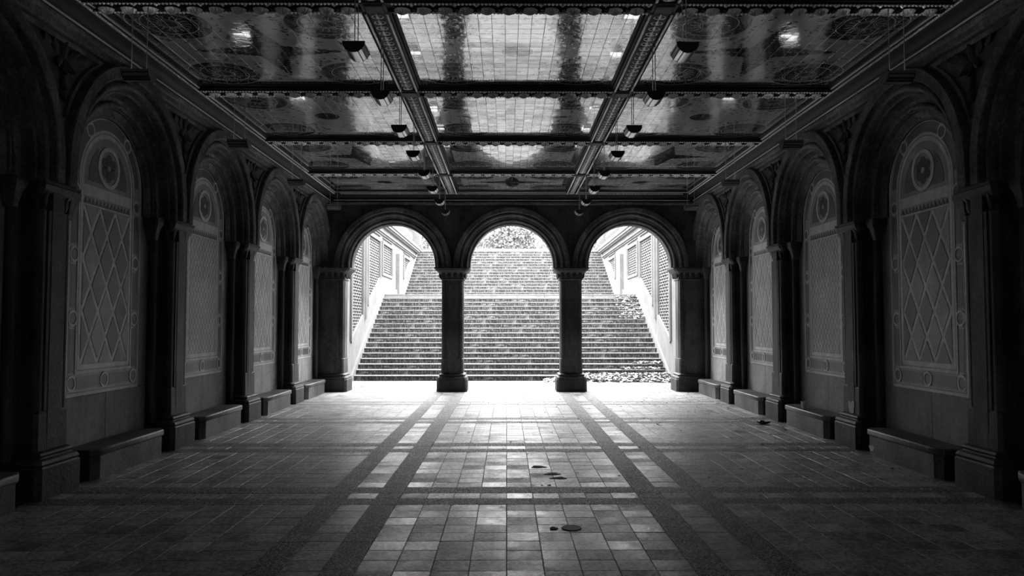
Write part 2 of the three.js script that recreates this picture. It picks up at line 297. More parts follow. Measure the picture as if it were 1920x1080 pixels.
// ------------------------------------------------------------------ far arcade
const wallFar = group('wall_far'); structure(wallFar, 'far stone arcade wall pierced by three round archways');
{
  const g = group('arcade_wall', wallFar, frameFar(0));
  const s = wallOutline(-5.6, 5.6, YT, [-3, 0, 3], 1.40, CF);
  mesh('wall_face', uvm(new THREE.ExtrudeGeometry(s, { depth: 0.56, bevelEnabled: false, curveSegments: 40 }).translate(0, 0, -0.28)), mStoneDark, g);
  for (const x of [-3, 0, 3]) { const a = group('round_arch', wallFar, frameFar(x)); for (const q of vousOpen) mesh('voussoir', q, mStone, a); }
  for (const x of [-4.5, 4.5]) { const c = group('corner_pier', wallFar, frameFar(x)); columnParts(c, mStoneDark, 4, 1, true); }
  mesh('string_course', prism([[0.27, 4.70], [0.33, 4.71], [0.345, 4.73], [0.345, 4.77], [0.32, 4.79], [0.27, 4.80]], -4.7, 4.7, (a, b, t) => [t, b, a]), mStone, g);
  // the terrace above, outside: parapet over the arcade
  mesh('terrace_parapet', uvm(bx(-6.5, 6.5, 5.03, 6.4, -0.28, 0.35)), mOutWall, g);
  mesh('terrace_cornice', prism([[-0.26, 4.95], [-0.42, 5.02], [-0.46, 5.1], [-0.46, 5.2], [-0.26, 5.2]], -5, 5, (a, b, t) => [t, b, a]), mOutWall, g);
}

// ------------------------------------------------------------------ side walls
function muralPanel(parent, kind, matrix) { // recessed inlaid panel; u across, v up, w out of the wall
  const CY = 3.38, R = 0.84, B = 0.885;
  const archShape = (r, b, grow = 0) => { const s = new THREE.Shape(); s.moveTo(-r, b); s.lineTo(r, b); s.lineTo(r, CY); s.absarc(0, CY, r, 0, PI, false); s.lineTo(-r, b); return s; };
  const ring = (r0, b0, r1, b1) => { const s = archShape(r0, b0), h = archShape(r1, b1); s.holes.push(new THREE.Path(h.getPoints(24).reverse())); return s; };
  const ex = (s, w0, w1, seg = 20) => uvm(new THREE.ExtrudeGeometry(s, { depth: w1 - w0, bevelEnabled: false, curveSegments: seg }).translate(0, 0, w0));
  const circ = (x, y, r) => { const s = new THREE.Shape(); s.absarc(x, y, r, 0, 2 * PI, false); return s; };
  const g = mesh('inlaid_panel', ex(archShape(R, B), -0.02, 0.004, 32), mInlayMid, parent); g.applyMatrix4(matrix);
  mesh('outer_frame', ex(ring(R, B, R - 0.035, B + 0.035), 0.003, 0.012), mInlayLight, g);
  mesh('outer_line', ex(ring(R - 0.055, B + 0.055, R - 0.065, B + 0.065), 0.003, 0.009), mInlayLight, g);
  // dark fields of the border between the roundels
  const field = (pts) => mesh('border_field', ex(new THREE.Shape(pts.map(([a, b]) => new THREE.Vector2(a, b))), 0.003, 0.007, 8), mInlayDark, g);
  const hs = [1.035, 1.76, 2.48, 3.2], bi = 0.665, bo = 0.76;
  for (const s of [-1, 1]) for (let i = 0; i < 3; i++) field([[s * bi, hs[i] + 0.12], [s * bo, hs[i] + 0.12], [s * bo, hs[i + 1] - 0.12], [s * bi, hs[i + 1] - 0.12]]);
  for (const s of [-1, 1]) field([[s * 0.12, 0.97], [s * 0.60, 0.97], [s * 0.60, 1.10], [s * 0.12, 1.10]]);
  const arcField = (a0, a1) => field([...arcPts(0, CY, bo + 0.01, a0, a1, 8), ...arcPts(0, CY, bi - 0.01, a1, a0, 8)]);
  arcField(6, 44); arcField(61, 119); arcField(136, 174);
  const roundels = [...[-1, 1].flatMap((s) => hs.map((h) => [s * 0.712, h])), [0, 1.035], ...[52.5, 127.5].map((a) => [0.712 * Math.cos(a * PI / 180), CY + 0.712 * Math.sin(a * PI / 180)])];
  for (const [x, y] of roundels) { const q = g, o = circ(x, y, 0.092); o.holes.push(circ(x, y, 0.066)); mesh('roundel_ring', ex(o, 0.004, 0.014), mInlayLight, q); mesh('roundel_disc', ex(circ(x, y, 0.055), 0.003, 0.009), mInlayDark, q); }
  // inner frame with the tympanum
  mesh('inner_frame', ex(ring(0.645, 1.135, 0.615, 1.165), 0.003, 0.012), mInlayLight, g);
  mesh('inner_band', ex(ring(0.60, 1.18, 0.545, 1.235), 0.003, 0.009), mInlayLight, g);
  mesh('lintel_band', ex(new THREE.Shape([[-0.545, 3.17], [0.545, 3.17], [0.545, 3.30], [-0.545, 3.30]].map(([a, b]) => new THREE.Vector2(a, b))), 0.003, 0.010), mInlayLight, g);
  const tri = []; for (let i = 0; i < 13; i++) { const x = -0.5 + i / 12; tri.push(ex(new THREE.Shape([[x - 0.035, 3.09], [x + 0.035, 3.09], [x, 3.15]].map(([a, b]) => new THREE.Vector2(a, b))), 0.003, 0.010)); }
  stuff(mesh('triangle_row', merge(tri), mInlayDark, g));
  mesh('tooth_line', ex(new THREE.Shape([[-0.54, 3.065], [0.54, 3.065], [0.54, 3.08], [-0.54, 3.08]].map(([a, b]) => new THREE.Vector2(a, b))), 0.003, 0.009), mInlayLight, g);
  { const ty = g, mc = [0, 3.575]; // light segment, two dark corners, a ringed rosette
    const seg = new THREE.Shape(); seg.moveTo(-0.44, 3.34); seg.lineTo(0.44, 3.34); seg.absarc(0, CY, 0.44, 0, PI, false);
    for (const s of [-1, 1]) { const c = []; for (let i = 0; i <= 10; i++) { const a = (6 + i * 5.2) * PI / 180; c.push([s * 0.45 * Math.cos(a), CY + 0.45 * Math.sin(a)]); } const b = []; for (let i = 0; i <= 6; i++) { const a = (20 - i * 17) * PI / 180; b.push([s * 0.275 * Math.cos(a), mc[1] + 0.275 * Math.sin(a)]); }
      const low = b.filter(([x, y]) => y > 3.36); mesh('corner_field', ex(new THREE.Shape([[s * 0.445, 3.36], ...c, ...low, [s * 0.15, 3.36]].map(([a, q]) => new THREE.Vector2(a, q))), 0.003, 0.008, 4), mInlayDark, ty); }
    const o = circ(mc[0], mc[1], 0.255); o.holes.push(circ(mc[0], mc[1], 0.205)); mesh('rosette_ring', ex(o, 0.004, 0.016), mInlayLight, ty);
    mesh('rosette_ground', ex(circ(mc[0], mc[1], 0.204), 0.003, 0.006), mInlayMid, ty);
    for (let i = 0; i < 6; i++) { const a = PI / 2 + i * PI / 3; mesh('petal', ex(circ(0.105 * Math.cos(a), mc[1] + 0.105 * Math.sin(a), 0.066), 0.005, 0.010, 8), mInlayDeep, ty); }
    mesh('rosette_eye', ex(circ(0, mc[1], 0.04), 0.005, 0.013, 8), mInlayMid, ty); }
  // the field: large crossed diamonds or a fine diaper
  const x0 = -0.535, x1 = 0.535, y0 = 1.245, y1 = 3.055, dia = (cx, cy, w, h) => { const pts = [[cx - w, cy], [cx, cy - h], [cx + w, cy], [cx, cy + h]]; let poly = pts; // clip to the field
    const cut = (poly, inside, inter) => { const r = []; poly.forEach((p, i) => { const q = poly[(i + 1) % poly.length]; if (inside(p)) r.push(p); if (inside(p) !== inside(q)) r.push(inter(p, q)); }); return r; };
    const ix = (X) => (p, q) => [X, p[1] + (q[1] - p[1]) * (X - p[0]) / (q[0] - p[0])], iy = (Y) => (p, q) => [p[0] + (q[0] - p[0]) * (Y - p[1]) / (q[1] - p[1]), Y];
    poly = cut(poly, (p) => p[0] >= x0, ix(x0)); poly = cut(poly, (p) => p[0] <= x1, ix(x1)); poly = cut(poly, (p) => p[1] >= y0, iy(y0)); poly = cut(poly, (p) => p[1] <= y1, iy(y1)); return poly; };
  if (kind !== 'diaper') {
    mesh('lattice_ground', ex(new THREE.Shape([[x0, y0], [x1, y0], [x1, y1], [x0, y1]].map(([a, b]) => new THREE.Vector2(a, b))), 0.003, 0.006), mInlayLight, g);
    const W = (x1 - x0) / 3, Hh = (y1 - y0) / 3;
    for (let i = -1; i <= 6; i++) for (let j = -1; j <= 6; j++) { if ((i + j) % 2 === 0) continue; const poly = dia(x0 + i * W / 2, y0 + j * Hh / 2, W / 2 - 0.034, Hh / 2 - 0.055); if (poly.length < 3) continue;
      mesh('diamond', ex(new THREE.Shape(poly.map(([a, b]) => new THREE.Vector2(a, b))), 0.005, 0.011), kind === 'pale' ? mInlayMid : rnd() < 0.6 ? mInlayFleck : mInlayMid, g); 
    }
  } else {
    const list = []; const W = (x1 - x0) / 9, Hh = (y1 - y0) / 11;
    for (let i = 0; i <= 18; i++) for (let j = 0; j <= 22; j++) { if ((i + j) % 2) continue; const poly = dia(x0 + i * W / 2, y0 + j * Hh / 2, W / 2 - 0.018, Hh / 2 - 0.025); if (poly.length > 2) list.push(ex(new THREE.Shape(poly.map(([a, b]) => new THREE.Vector2(a, b))), 0.004, 0.009)); }
    mesh('diaper_ground', ex(new THREE.Shape([[x0, y0], [x1, y0], [x1, y1], [x0, y1]].map(([a, b]) => new THREE.Vector2(a, b))), 0.003, 0.006), mInlayLight, g);
    stuff(mesh('diaper_pattern', merge(list), mInlayMid, g));
  }
}
const mFlake = M({ g: 0.8, map: texPale, roughness: 0.8 });
function patch(parent, u, v, w, a, b) { // pale flaked patch on the stone
  const sh = new THREE.Shape(); for (let i = 0; i < 30; i++) { const t = i / 30 * 2 * PI, k = 0.75 + 0.3 * rnd() + 0.2 * Math.sin(3 * t); const X = u + a * k * Math.cos(t), Y = v + b * k * Math.sin(t); i ? sh.lineTo(X, Y) : sh.moveTo(X, Y); }
  mesh('flaked_patch', uvm(new THREE.ExtrudeGeometry(sh, { depth: 0.004, bevelEnabled: false }).translate(0, 0, w)), mFlake, parent).userData.label = 'pale flaked patch';
}
function leanSlab(parent, u0, u1, v0, v1) { mesh('wall_slab', uvm(tf(chamfered(u1 - u0 - 0.006, v1 - v0 - 0.006, 0.05, 0.004), (u0 + u1) / 2, (v0 + v1) / 2, 0.002, PI / 2, 0, 0)), mWallBack, parent); }
function sideWall(name, frame, label, sgn) {
  const root = group(name); structure(root, label);
  const at = (D) => (sgn < 0 ? D : -D); // u of a distance in a frame set at D = 0
  const body = group('arcade_wall', root, frame(0));
  const us = [at(pierD[8] - 0.5), at(D0 + 0.28)].sort((a, b) => a - b);
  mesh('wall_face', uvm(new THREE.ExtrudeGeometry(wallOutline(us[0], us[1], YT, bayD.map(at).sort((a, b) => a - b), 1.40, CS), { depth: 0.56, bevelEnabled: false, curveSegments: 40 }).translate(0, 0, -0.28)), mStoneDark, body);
  const dq = at(bayD[7]), cut = [[us[0], dq - 0.65, -0.2, YT], [dq + 0.65, us[1], -0.2, YT], [dq - 0.65, dq + 0.65, 2.6, YT]];   // the last bay, behind the viewer, is an open doorway
  for (const [a, b, lo, hi] of cut) mesh('niche_back', uvm(bx(a, b, lo, hi, -0.6, -0.03)), mWallBack, body);
  const T0 = us[0], T1 = at(D0 - 0.3) > us[0] && sgn < 0 ? at(D0 - 0.3) : us[1], a0 = sgn < 0 ? us[0] : at(D0 - 0.3), a1 = sgn < 0 ? at(D0 - 0.3) : us[1];
  mesh('stone_frieze', prism([[0.27, 4.66], [0.30, 4.665], [0.315, 4.68], [0.315, 4.74], [0.335, 4.75], [0.345, 4.765], [0.345, 4.80], [0.27, 4.82]], a0, a1, (a, b, t) => [t, b, a]), mStone, body);
  pierD.forEach((D, k) => { const c = group('wall_pier', root, frame(D)); columnParts(c, mStoneDark, 4, 0.74, true);
    if (sgn > 0 && k === 3) patch(c, 0.02, 0.52, 0.284, 0.1, 0.13);
    mesh('jamb', uvm(bx(-0.42, 0.42, 0, SPR, -0.2, 0.105)), mStoneDark, c);
    for (const s of [-1, 1]) mesh('jamb_roll', uvm(new THREE.CylinderGeometry(0.04, 0.04, 2.45, 10).translate(s * 0.44, 1.62, 0.09)), mStoneDark, c);
    for (const s of [-1, 1]) { const q = mesh('roll_capital', geoRollCap, mStoneDark, c); q.position.set(s * 0.47, 0, 0.085); }
    if (k > 0 && k < 6) spandrel(root, CS, 0.28, frame(D));
  });
  bayD.forEach((D, k) => {
    const b = group('blind_arch', root, frame(D)); for (const q of vousBlind) mesh('voussoir', q, mStone, b);
    if (k < 5) {
      const n = group('niche', root, frame(D));
      leanSlab(n, -1.1, 0.06, 0, 0.885); leanSlab(n, 0.06, 1.1, 0, 0.885);
      for (const s of [-1, 1]) leanSlab(n, s < 0 ? -1.1 : 0.84, s < 0 ? -0.84 : 1.1, 0.885, 3.3);
    }
    if (k < 4) muralPanel(root, ['pale', 'pale', 'diaper', 'lattice'][k], frame(D));
  });
  return root;
}
const wallLeft = sideWall('wall_left', frameLeft, 'left stone wall of blind arches with inlaid panels', -1);
const wallRight = sideWall('wall_right', frameRight, 'right stone wall of blind arches with inlaid panels', 1);
for (const s of [-1, 1]) { const c = mesh('side_court', uvm(s < 0 ? bx(-16, -5.57, -0.3, -0.01, -4, 10) : bx(5.57, 16, -0.3, -0.01, -4, 10)), mTread); structure(c, `pale open court outside the ${s < 0 ? 'left' : 'right'} doorway behind the viewer`); }
const wallNear = mesh('wall_near', uvm(bx(-5.6, 5.6, 0, YT, 4.25, 4.7)), mStoneDark); structure(wallNear, 'plain stone wall closing the arcade behind the viewer');

// ------------------------------------------------------------------ ceiling
const ceiling = group('ceiling'); structure(ceiling, 'coffered ceiling of glazed patterned tiles between ornate iron beams');
mesh('roof_slab', uvm(bx(-5.8, 5.8, YT + 0.02, 5.7, -(D0 - 0.2), 4.8)), mIronDeep, ceiling);
function ceilingPrint(kind, seed) { // the print on one panel of 18 by 18 tiles
  const S = 1024, cv = document.createElement('canvas'); cv.width = cv.height = S; const c = cv.getContext('2d'), R = mulberry(seed);
  const gray = (g) => { const n = Math.round(g * 255); return `rgb(${n},${n},${n})`; };
  c.fillStyle = gray(0.76); c.fillRect(0, 0, S, S);
  for (let i = 0; i < 4000; i++) { c.fillStyle = gray(0.76 + (R() - 0.5) * 0.08); c.fillRect(R() * S, R() * S, 8 + R() * 20, 4 + R() * 8); }
  const t = S / 18;
  // border of one tile with scrolls
  c.fillStyle = gray(0.24); c.fillRect(0, 0, S, t * 0.9); c.fillRect(0, S - t * 0.9, S, t * 0.9); c.fillRect(0, 0, t * 0.9, S); c.fillRect(S - t * 0.9, 0, t * 0.9, S);
  c.strokeStyle = gray(0.62); c.lineWidth = 4;
  for (let i = 0; i < 36; i++) for (const s of [0, 1, 2, 3]) { const a = (i + 0.5) * t / 2, b = s % 2 ? S - t * 0.45 : t * 0.45; c.beginPath(); s < 2 ? c.arc(a, b, t * 0.16, 0, 6.3) : c.arc(b, a, t * 0.16, 0, 6.3); c.stroke(); }
  c.strokeStyle = gray(0.8); c.lineWidth = 3; c.strokeRect(t, t, S - 2 * t, S - 2 * t);
  // quarter roundels in the corners
  for (const [cx, cy] of [[t, t], [S - t, t], [t, S - t], [S - t, S - t]]) {
    const ox = cx < S / 2 ? 1 : -1, oy = cy < S / 2 ? 1 : -1, X = cx + ox * t * 2.2, Y = cy + oy * t * 2.2;
    c.fillStyle = gray(0.2); c.beginPath(); c.arc(X, Y, t * 3.1, 0, 6.3); c.fill();
    c.strokeStyle = gray(0.78); c.lineWidth = 6; for (const r of [3.05, 2.05]) { c.beginPath(); c.arc(X, Y, t * r, 0, 6.3); c.stroke(); }
    c.lineWidth = 3; for (let k = 0; k < 16; k++) { const a = k * PI / 8; c.beginPath(); c.arc(X + Math.cos(a) * t * 2.55, Y + Math.sin(a) * t * 2.55, t * 0.34, a, a + 4.4); c.stroke(); c.beginPath(); c.arc(X + Math.cos(a) * t * 1.25, Y + Math.sin(a) * t * 1.25, t * 0.5, a + 1, a + 5); c.stroke(); }
    c.beginPath(); c.arc(X, Y, t * 0.6, 0, 6.3); c.stroke();
    c.fillStyle = gray(0.22);
    for (let k = 0; k < 110; k++) { const a = R() * 6.28, r = t * (3.4 + R() * R() * 3.2), x = X + Math.cos(a) * r, y = Y + Math.sin(a) * r; if (x < t * 1.2 || y < t * 1.2 || x > S - t * 1.2 || y > S - t * 1.2) continue; c.save(); c.translate(x, y); c.rotate(R() * 6.28); c.beginPath(); c.ellipse(0, 0, 8 + R() * 6, 3 + R() * 2, 0, 0, 6.3); c.ellipse(6, 4, 6, 2.5, 1, 0, 6.3); c.fill(); c.restore(); }
  }
  // centre: a foliate cross or a small medallion
  c.save(); c.translate(S / 2, S / 2); c.scale(1.12, 1.12); c.fillStyle = gray(0.06);
  if (kind === 'cross') {
    for (let q = 0; q < 4; q++) { c.rotate(PI / 2);
      c.beginPath(); c.moveTo(-t * 0.8, 0); c.lineTo(-t * 1.05, t * 1.0); c.lineTo(0, t * 1.7); c.lineTo(t * 1.05, t * 1.0); c.lineTo(t * 0.8, 0); c.fill();
      for (let i = 0; i < 7; i++) for (const s of [-1, 1]) { const y = t * (1.35 + i * 0.44), w = t * (1.05 - i * 0.11); c.save(); c.translate(s * w * 0.62, y); c.rotate(s * -0.7); c.beginPath(); c.ellipse(0, 0, w * 0.6, t * 0.19, 0, 0, 6.3); c.fill(); c.restore(); c.save(); c.translate(s * w * 0.3, y + t * 0.2); c.rotate(s * 0.9); c.beginPath(); c.ellipse(0, 0, w * 0.45, t * 0.14, 0, 0, 6.3); c.fill(); c.restore(); }
      c.beginPath(); c.ellipse(0, t * 4.7, t * 0.28, t * 0.42, 0, 0, 6.3); c.fill(); c.beginPath(); c.ellipse(0, t * 5.4, t * 0.1, t * 0.2, 0, 0, 6.3); c.fill(); }
    c.fillStyle = gray(0.4); c.fillRect(-t * 0.5, -t * 0.15, t, t * 0.3); c.fillRect(-t * 0.15, -t * 0.5, t * 0.3, t);
  } else { c.beginPath(); c.arc(0, 0, t * 1.15, 0, 6.3); c.fill(); c.strokeStyle = gray(0.5); c.lineWidth = 3; for (let k = 0; k < 6; k++) { c.beginPath(); c.arc(Math.cos(k * PI / 3) * t * 0.55, Math.sin(k * PI / 3) * t * 0.55, t * 0.35, 0, 6.3); c.stroke(); } }
  c.restore();
  const tx = new THREE.CanvasTexture(cv); tx.colorSpace = THREE.SRGBColorSpace; tx.magFilter = THREE.LinearFilter; return tx;
}
const glaze = { roughness: 0.12, metalness: 0.15, ior: 1.65, clearcoat: 1, clearcoatRoughness: 0.05, bumpMap: texWave, bumpScale: 0.003 };
const mCeil = { cross: M({ color: 0xffffff, map: ceilingPrint('cross', 5), ...glaze }), medal: M({ color: 0xffffff, map: ceilingPrint('medal', 11), ...glaze }) };
const beamLinesD = pierD.slice(0, 9), colX = [[-4.36, -1.67], [-1.33, 1.33], [1.33 + 0.34, 4.36]];
function ceilingPanel(x0, x1, d0, d1, kind, own) {
  const g = mesh('tile_panel', bx(x0, x1, YT + 0.006, YT + 0.016, -d1, -d0), mIronDeep, ceiling), n = 18, w = (x1 - x0) / n, l = (d1 - d0) / n, base = chamfered(w - 0.0045, l - 0.0045, 0.012, 0.0008), rest = [];
  for (let i = 0; i < n; i++) for (let j = 0; j < n; j++) {
    const q = base.clone(), p = q.attributes.position, uv = new Float32Array(p.count * 2);
    for (let k = 0; k < p.count; k++) { uv[k * 2] = (i + 0.5) / n + p.getX(k) / (x1 - x0); uv[k * 2 + 1] = (j + 0.5) / n + p.getZ(k) / (d1 - d0); }
    q.setAttribute('uv', new THREE.BufferAttribute(uv, 2));
    const mtx = new THREE.Matrix4().makeRotationFromEuler(new THREE.Euler(PI + rr(-1, 1) * 0.006, 0, rr(-1, 1) * 0.006)); mtx.setPosition(x0 + (i + 0.5) * w, YT + rr(-0.0005, 0.0005), -(d0 + (j + 0.5) * l));
    q.applyMatrix4(mtx);
    if (own && j < 16) { mesh('tile', q, mCeil[kind], g); } else rest.push(q);
  }
  if (rest.length) stuff(mesh('tile_field', merge(rest), mCeil[kind], g));
}
for (let k = 0; k < 7; k++) { const d1 = D0 - P * k - (k ? 0.17 : 0.52), d0 = D0 - P * (k + 1) + 0.17;
  colX.forEach(([a, b], c) => ceilingPanel(a, b, d0, d1, (k + (c === 1 ? 0 : 1)) % 2 === 0 ? 'cross' : 'medal', k === 3 && c === 1)); }
mesh('plain_soffit', uvm(bx(-5.2, 5.2, YT - 0.005, YT + 0.03, -(D0 - P * 7 + 0.02), 4.5)), mIron, ceiling);
// beams
const beamSec = (() => { const h = [[0.185, YT + 0.01], [0.185, YT - 0.012], [0.172, YT - 0.02], [0.165, YT - 0.012], [0.152, YT - 0.012], [0.148, YT - 0.05], [0.132, YT - 0.058], [0.13, YB], [0.1, YB], [0.096, YB + 0.035]]; return [...h, ...h.slice().reverse().map(([a, b]) => [-a, b])]; })();
const geoBead = new THREE.IcosahedronGeometry(0.017, 1), geoFan = (() => { // ribbed half-round leaf hanging from the beam
  const Q = [], I = [], na = 12, nr = 4; for (let r = 0; r <= nr; r++) for (let a = 0; a <= na; a++) { const t = PI * a / na, q = r / nr, R = 0.075 * q * (1 + 0.14 * Math.cos(2 * a / na * 12 * PI / 2 * 2)); Q.push(R * Math.cos(t), -0.05 * (1 - q * q) * (0.72 + 0.28 * Math.cos(a * PI)), R * Math.sin(t)); }
  for (let r = 0; r < nr; r++) for (let a = 0; a < na; a++) { const i = r * (na + 1) + a, j = i + na + 1; I.push(i, i + 1, j + 1, i, j + 1, j); }
  const c0 = Q.length / 3; Q.push(0, 0.012, 0); for (let a = 0; a < na; a++) { const e = nr * (na + 1) + a; I.push(e, e + 1, c0); } for (let r = 0; r < nr; r++) { const i = r * (na + 1), j = i + na + 1; I.push(i, j, c0, j + na, i + na, c0); }
  const g = new THREE.BufferGeometry(); g.setAttribute('position', new THREE.Float32BufferAttribute(Q, 3)); g.setIndex(I); return outward(g, 0.9); })();
const geoStud = uvm(new THREE.ConeGeometry(0.03, 0.02, 3).rotateX(PI).scale(1, 1, 0.7));
const geoScallop = uvm(new THREE.CylinderGeometry(0.075, 0.06, 0.014, 14, 1, false, 0, PI));
const geoLoop = uvm(mergeGeometries([new THREE.TorusGeometry(0.06, 0.008, 5, 14).rotateX(PI / 2).scale(1, 1, 0.8).toNonIndexed(), new THREE.ConeGeometry(0.03, 0.1, 4).rotateX(PI / 2).scale(1, 0.5, 1).translate(0, -0.004, 0.05).toNonIndexed(), new THREE.SphereGeometry(0.024, 6, 4).scale(1, 0.7, 1.3).toNonIndexed()]));
function beadRow(parent, pts) { const m = new THREE.InstancedMesh(geoBead, mGilt, pts.length), o = new THREE.Matrix4(); pts.forEach((p, i) => m.setMatrixAt(i, o.makeTranslation(p[0], p[1], p[2]))); m.name = 'bead_moulding'; m.castShadow = m.receiveShadow = true; parent.add(m); stuff(m); }
const along = (a, b, s) => { const n = Math.round((b - a) / s); return [...Array(n)].map((_, i) => a + (i + 0.5) * (b - a) / n); };
beamLinesD.slice(1, 6).forEach((D, k) => {   // across the arcade
  const g = group('cross_beam', ceiling), own = k >= 2;
  mesh('beam', prism(beamSec, -4.5, 4.5, (a, b, t) => [t, b, -D + a]), mIron, g);
  const pts = []; for (const s of [-1, 1]) for (const x of along(-4.44, 4.44, 0.04)) if (Math.abs(Math.abs(x) - 1.5) > 0.16) pts.push([x, YB + 0.001, -D + s * 0.114]); beadRow(g, pts);
  const fan = [], sc = [];
  for (const [a, b] of [[-4.4, -1.67], [-1.33, 1.33], [1.67, 4.4]]) along(a, b, 0.225).forEach((x) => {
    if (own) { mesh('acanthus_leaf', geoFan, mGiltDull, g).position.set(x, YB + 0.012, -D - 0.085); mesh('pointed_stud', geoStud, mGilt, g).position.set(x + 0.112, YB + 0.004, -D + 0.04); }
    else { fan.push(geoFan.clone().translate(x, YB + 0.012, -D - 0.085)); fan.push(geoStud.clone().translate(x + 0.112, YB + 0.004, -D + 0.04)); }
    sc.push(geoScallop.clone().translate(x + 0.112, YB + 0.008, -D - 0.085));
  });
  if (fan.length) stuff(mesh('leaf_row', merge(fan), mGiltDull, g));
  stuff(mesh('scallop_row', merge(sc), mIronDeep, g));
});
for (const x of [-1.5, 1.5]) {   // along the arcade
  const g = group('long_beam', ceiling); mesh('beam', prism(beamSec, -(D0 - 0.35), 4.3, (a, b, t) => [x + a, b, t]), mIron, g);
  const pts = [], loops = [];
  for (const s of [-1, 1]) for (const d of along(1.9, D0 - 0.5, 0.04)) if (!pierD.some((q) => Math.abs(q - d) < 0.15)) pts.push([x + s * 0.114, YB + 0.001, -d]); beadRow(g, pts);
  for (const D of bayD.slice(0, 6)) along(D - 1.34, D + 1.34, 0.16).forEach((d) => { if (d > D0 - 0.5) return; if (d > 7 && d < 13.9) mesh('scroll_ornament', geoLoop, mGiltDull, g).position.set(x, YB + 0.006, -d); else loops.push(geoLoop.clone().translate(x, YB + 0.006, -d)); });
  stuff(mesh('scroll_row', merge(loops), mGiltDull, g));
  for (const D of pierD.slice(1, 6)) mesh('crossing_boss', uvm(rbx(x - 0.1, x + 0.1, YB - 0.02, YB + 0.05, -D - 0.1, -D + 0.1, 0.02)), mIron, g);
}
// iron cornice at the foot of the ceiling, along the side walls and over the far arches
const cornSec = [[0.26, 4.80], [0.36, 4.80], [0.372, 4.815], [0.372, 4.83], [0.355, 4.84], [0.365, 4.87], [0.40, 4.905], [0.455, 4.925], [0.47, 4.93], [0.50, 4.945], [0.505, YB + 0.02], [0.53, YB + 0.025], [0.54, YB + 0.04], [0.56, YT - 0.02], [0.60, YT - 0.015], [0.60, YT + 0.01], [0.26, YT + 0.01]];
for (const [fr, u0, u1, n] of [[frameLeft(0), -4.2, D0 - 0.3, 0], [frameRight(0), -(D0 - 0.3), 4.2, 1], [frameFar(0), -4.5, 4.5, 2]]) {
  const g = group('iron_cornice', ceiling, fr); mesh('cornice', prism(cornSec, u0, u1, (a, b, t) => [t, b, a]), mIron, g);
  mesh('gilt_fillet', prism([[0.366, 4.806], [0.377, 4.81], [0.377, 4.822], [0.366, 4.826]], u0, u1, (a, b, t) => [t, b, a]), mGiltDull, g);
  mesh('gilt_fillet', prism([[0.535, YB + 0.028], [0.552, YB + 0.034], [0.552, YB + 0.044], [0.535, YB + 0.05]], u0, u1, (a, b, t) => [t, b, a]), mGiltDull, g);
  const vis = n === 0 ? [5, D0 - 0.5] : n === 1 ? [-(D0 - 0.5), -5] : [-4.3, 4.3];
  beadRow(g, along(vis[0], vis[1], 0.04).map((t) => [t, YB + 0.004, 0.512]));
}

// ------------------------------------------------------------------ benches
const benchPlan = (h, d, c) => [[-h, -d], [h, -d], [h, d - c * 0.6], [h - c, d], [c - h, d], [-h, d - c * 0.6]];
const geoBenchBlock = toCreasedNormals(uvm(extrudeY(benchPlan(0.86, 0.172, 0.10), 0, 0.255)), 0.4);
const geoBenchSeat = toCreasedNormals(uvm((() => { const s = new THREE.Shape(benchPlan(0.885, 0.18, 0.11).map(([x, z]) => new THREE.Vector2(x, -z))); return new THREE.ExtrudeGeometry(s, { depth: 0.035, bevelEnabled: true, bevelThickness: 0.024, bevelSize: 0.022, bevelOffset: -0.012, bevelSegments: 4 }).rotateX(-PI / 2).translate(0, 0.278, 0); })()), 0.6);
const nth = ['fourth', 'third', 'second', 'first'];
for (const [side, fr] of [['left', frameLeft], ['right', frameRight]]) bayD.slice(0, 5).forEach((D, k) => {
  const m = fr(D), b = group('stone_bench', scene, m.multiply(new THREE.Matrix4().makeTranslation(0, 0, 0.206)));
  tag(b, k < 4 ? `low stone bench under the ${nth[k]} inlaid panel along the ${side} wall` : `low stone bench at the ${side} edge nearest the viewer, mostly cut off`, 'bench', 'stone benches along the walls');
  mesh('block', geoBenchBlock, mBench, b); if (side === 'right' && k === 3) patch(b, -0.7, 0.1, 0.171, 0.08, 0.04); mesh('seat_slab', geoBenchSeat, mBench, b);
});

// ------------------------------------------------------------------ pendant trough lamps
const mLampBody = M({ g: 0.42, roughness: 0.28, metalness: 0.85 }), mLampCap = M({ g: 0.03, roughness: 0.5 }), mRod = M({ g: 0.5, roughness: 0.3, metalness: 0.9 });
const mGlow = M({ g: 0.8, roughness: 0.6, emissive: new THREE.Color(1, 1, 1), emissiveIntensity: 0.16 });
const lampLen = 0.27, lampR = 0.1, lampY = 4.28;
const geoTrough = (() => { // ribbed half cylinder, hollow, open at the top; its axis runs along z
  const out = [], inn = [], n = 18; for (let i = 0; i <= n; i++) { const a = PI + PI * i / n, r = lampR + (i % 3 === 0 ? 0 : 0.004); out.push([r * Math.cos(a), r * Math.sin(a)]); inn.push([(lampR - 0.008) * Math.cos(a), (lampR - 0.008) * Math.sin(a)]); }
  return prism([...out, ...inn.reverse()], -lampLen / 2, lampLen / 2, (a, b, t) => [a, b, t]); })();
const geoRib = bx(-0.004, 0.008, -0.006, 0.006, -lampLen / 2, lampLen / 2);
const geoCap = (() => { const s = new THREE.Shape(); s.moveTo(-lampR - 0.004, 0.002); s.absarc(0, 0.002, lampR + 0.004, PI, 2 * PI, false); s.closePath(); return new THREE.ExtrudeGeometry(s, { depth: 0.008, bevelEnabled: false, curveSegments: 16 }).translate(0, 0, -0.004); })();
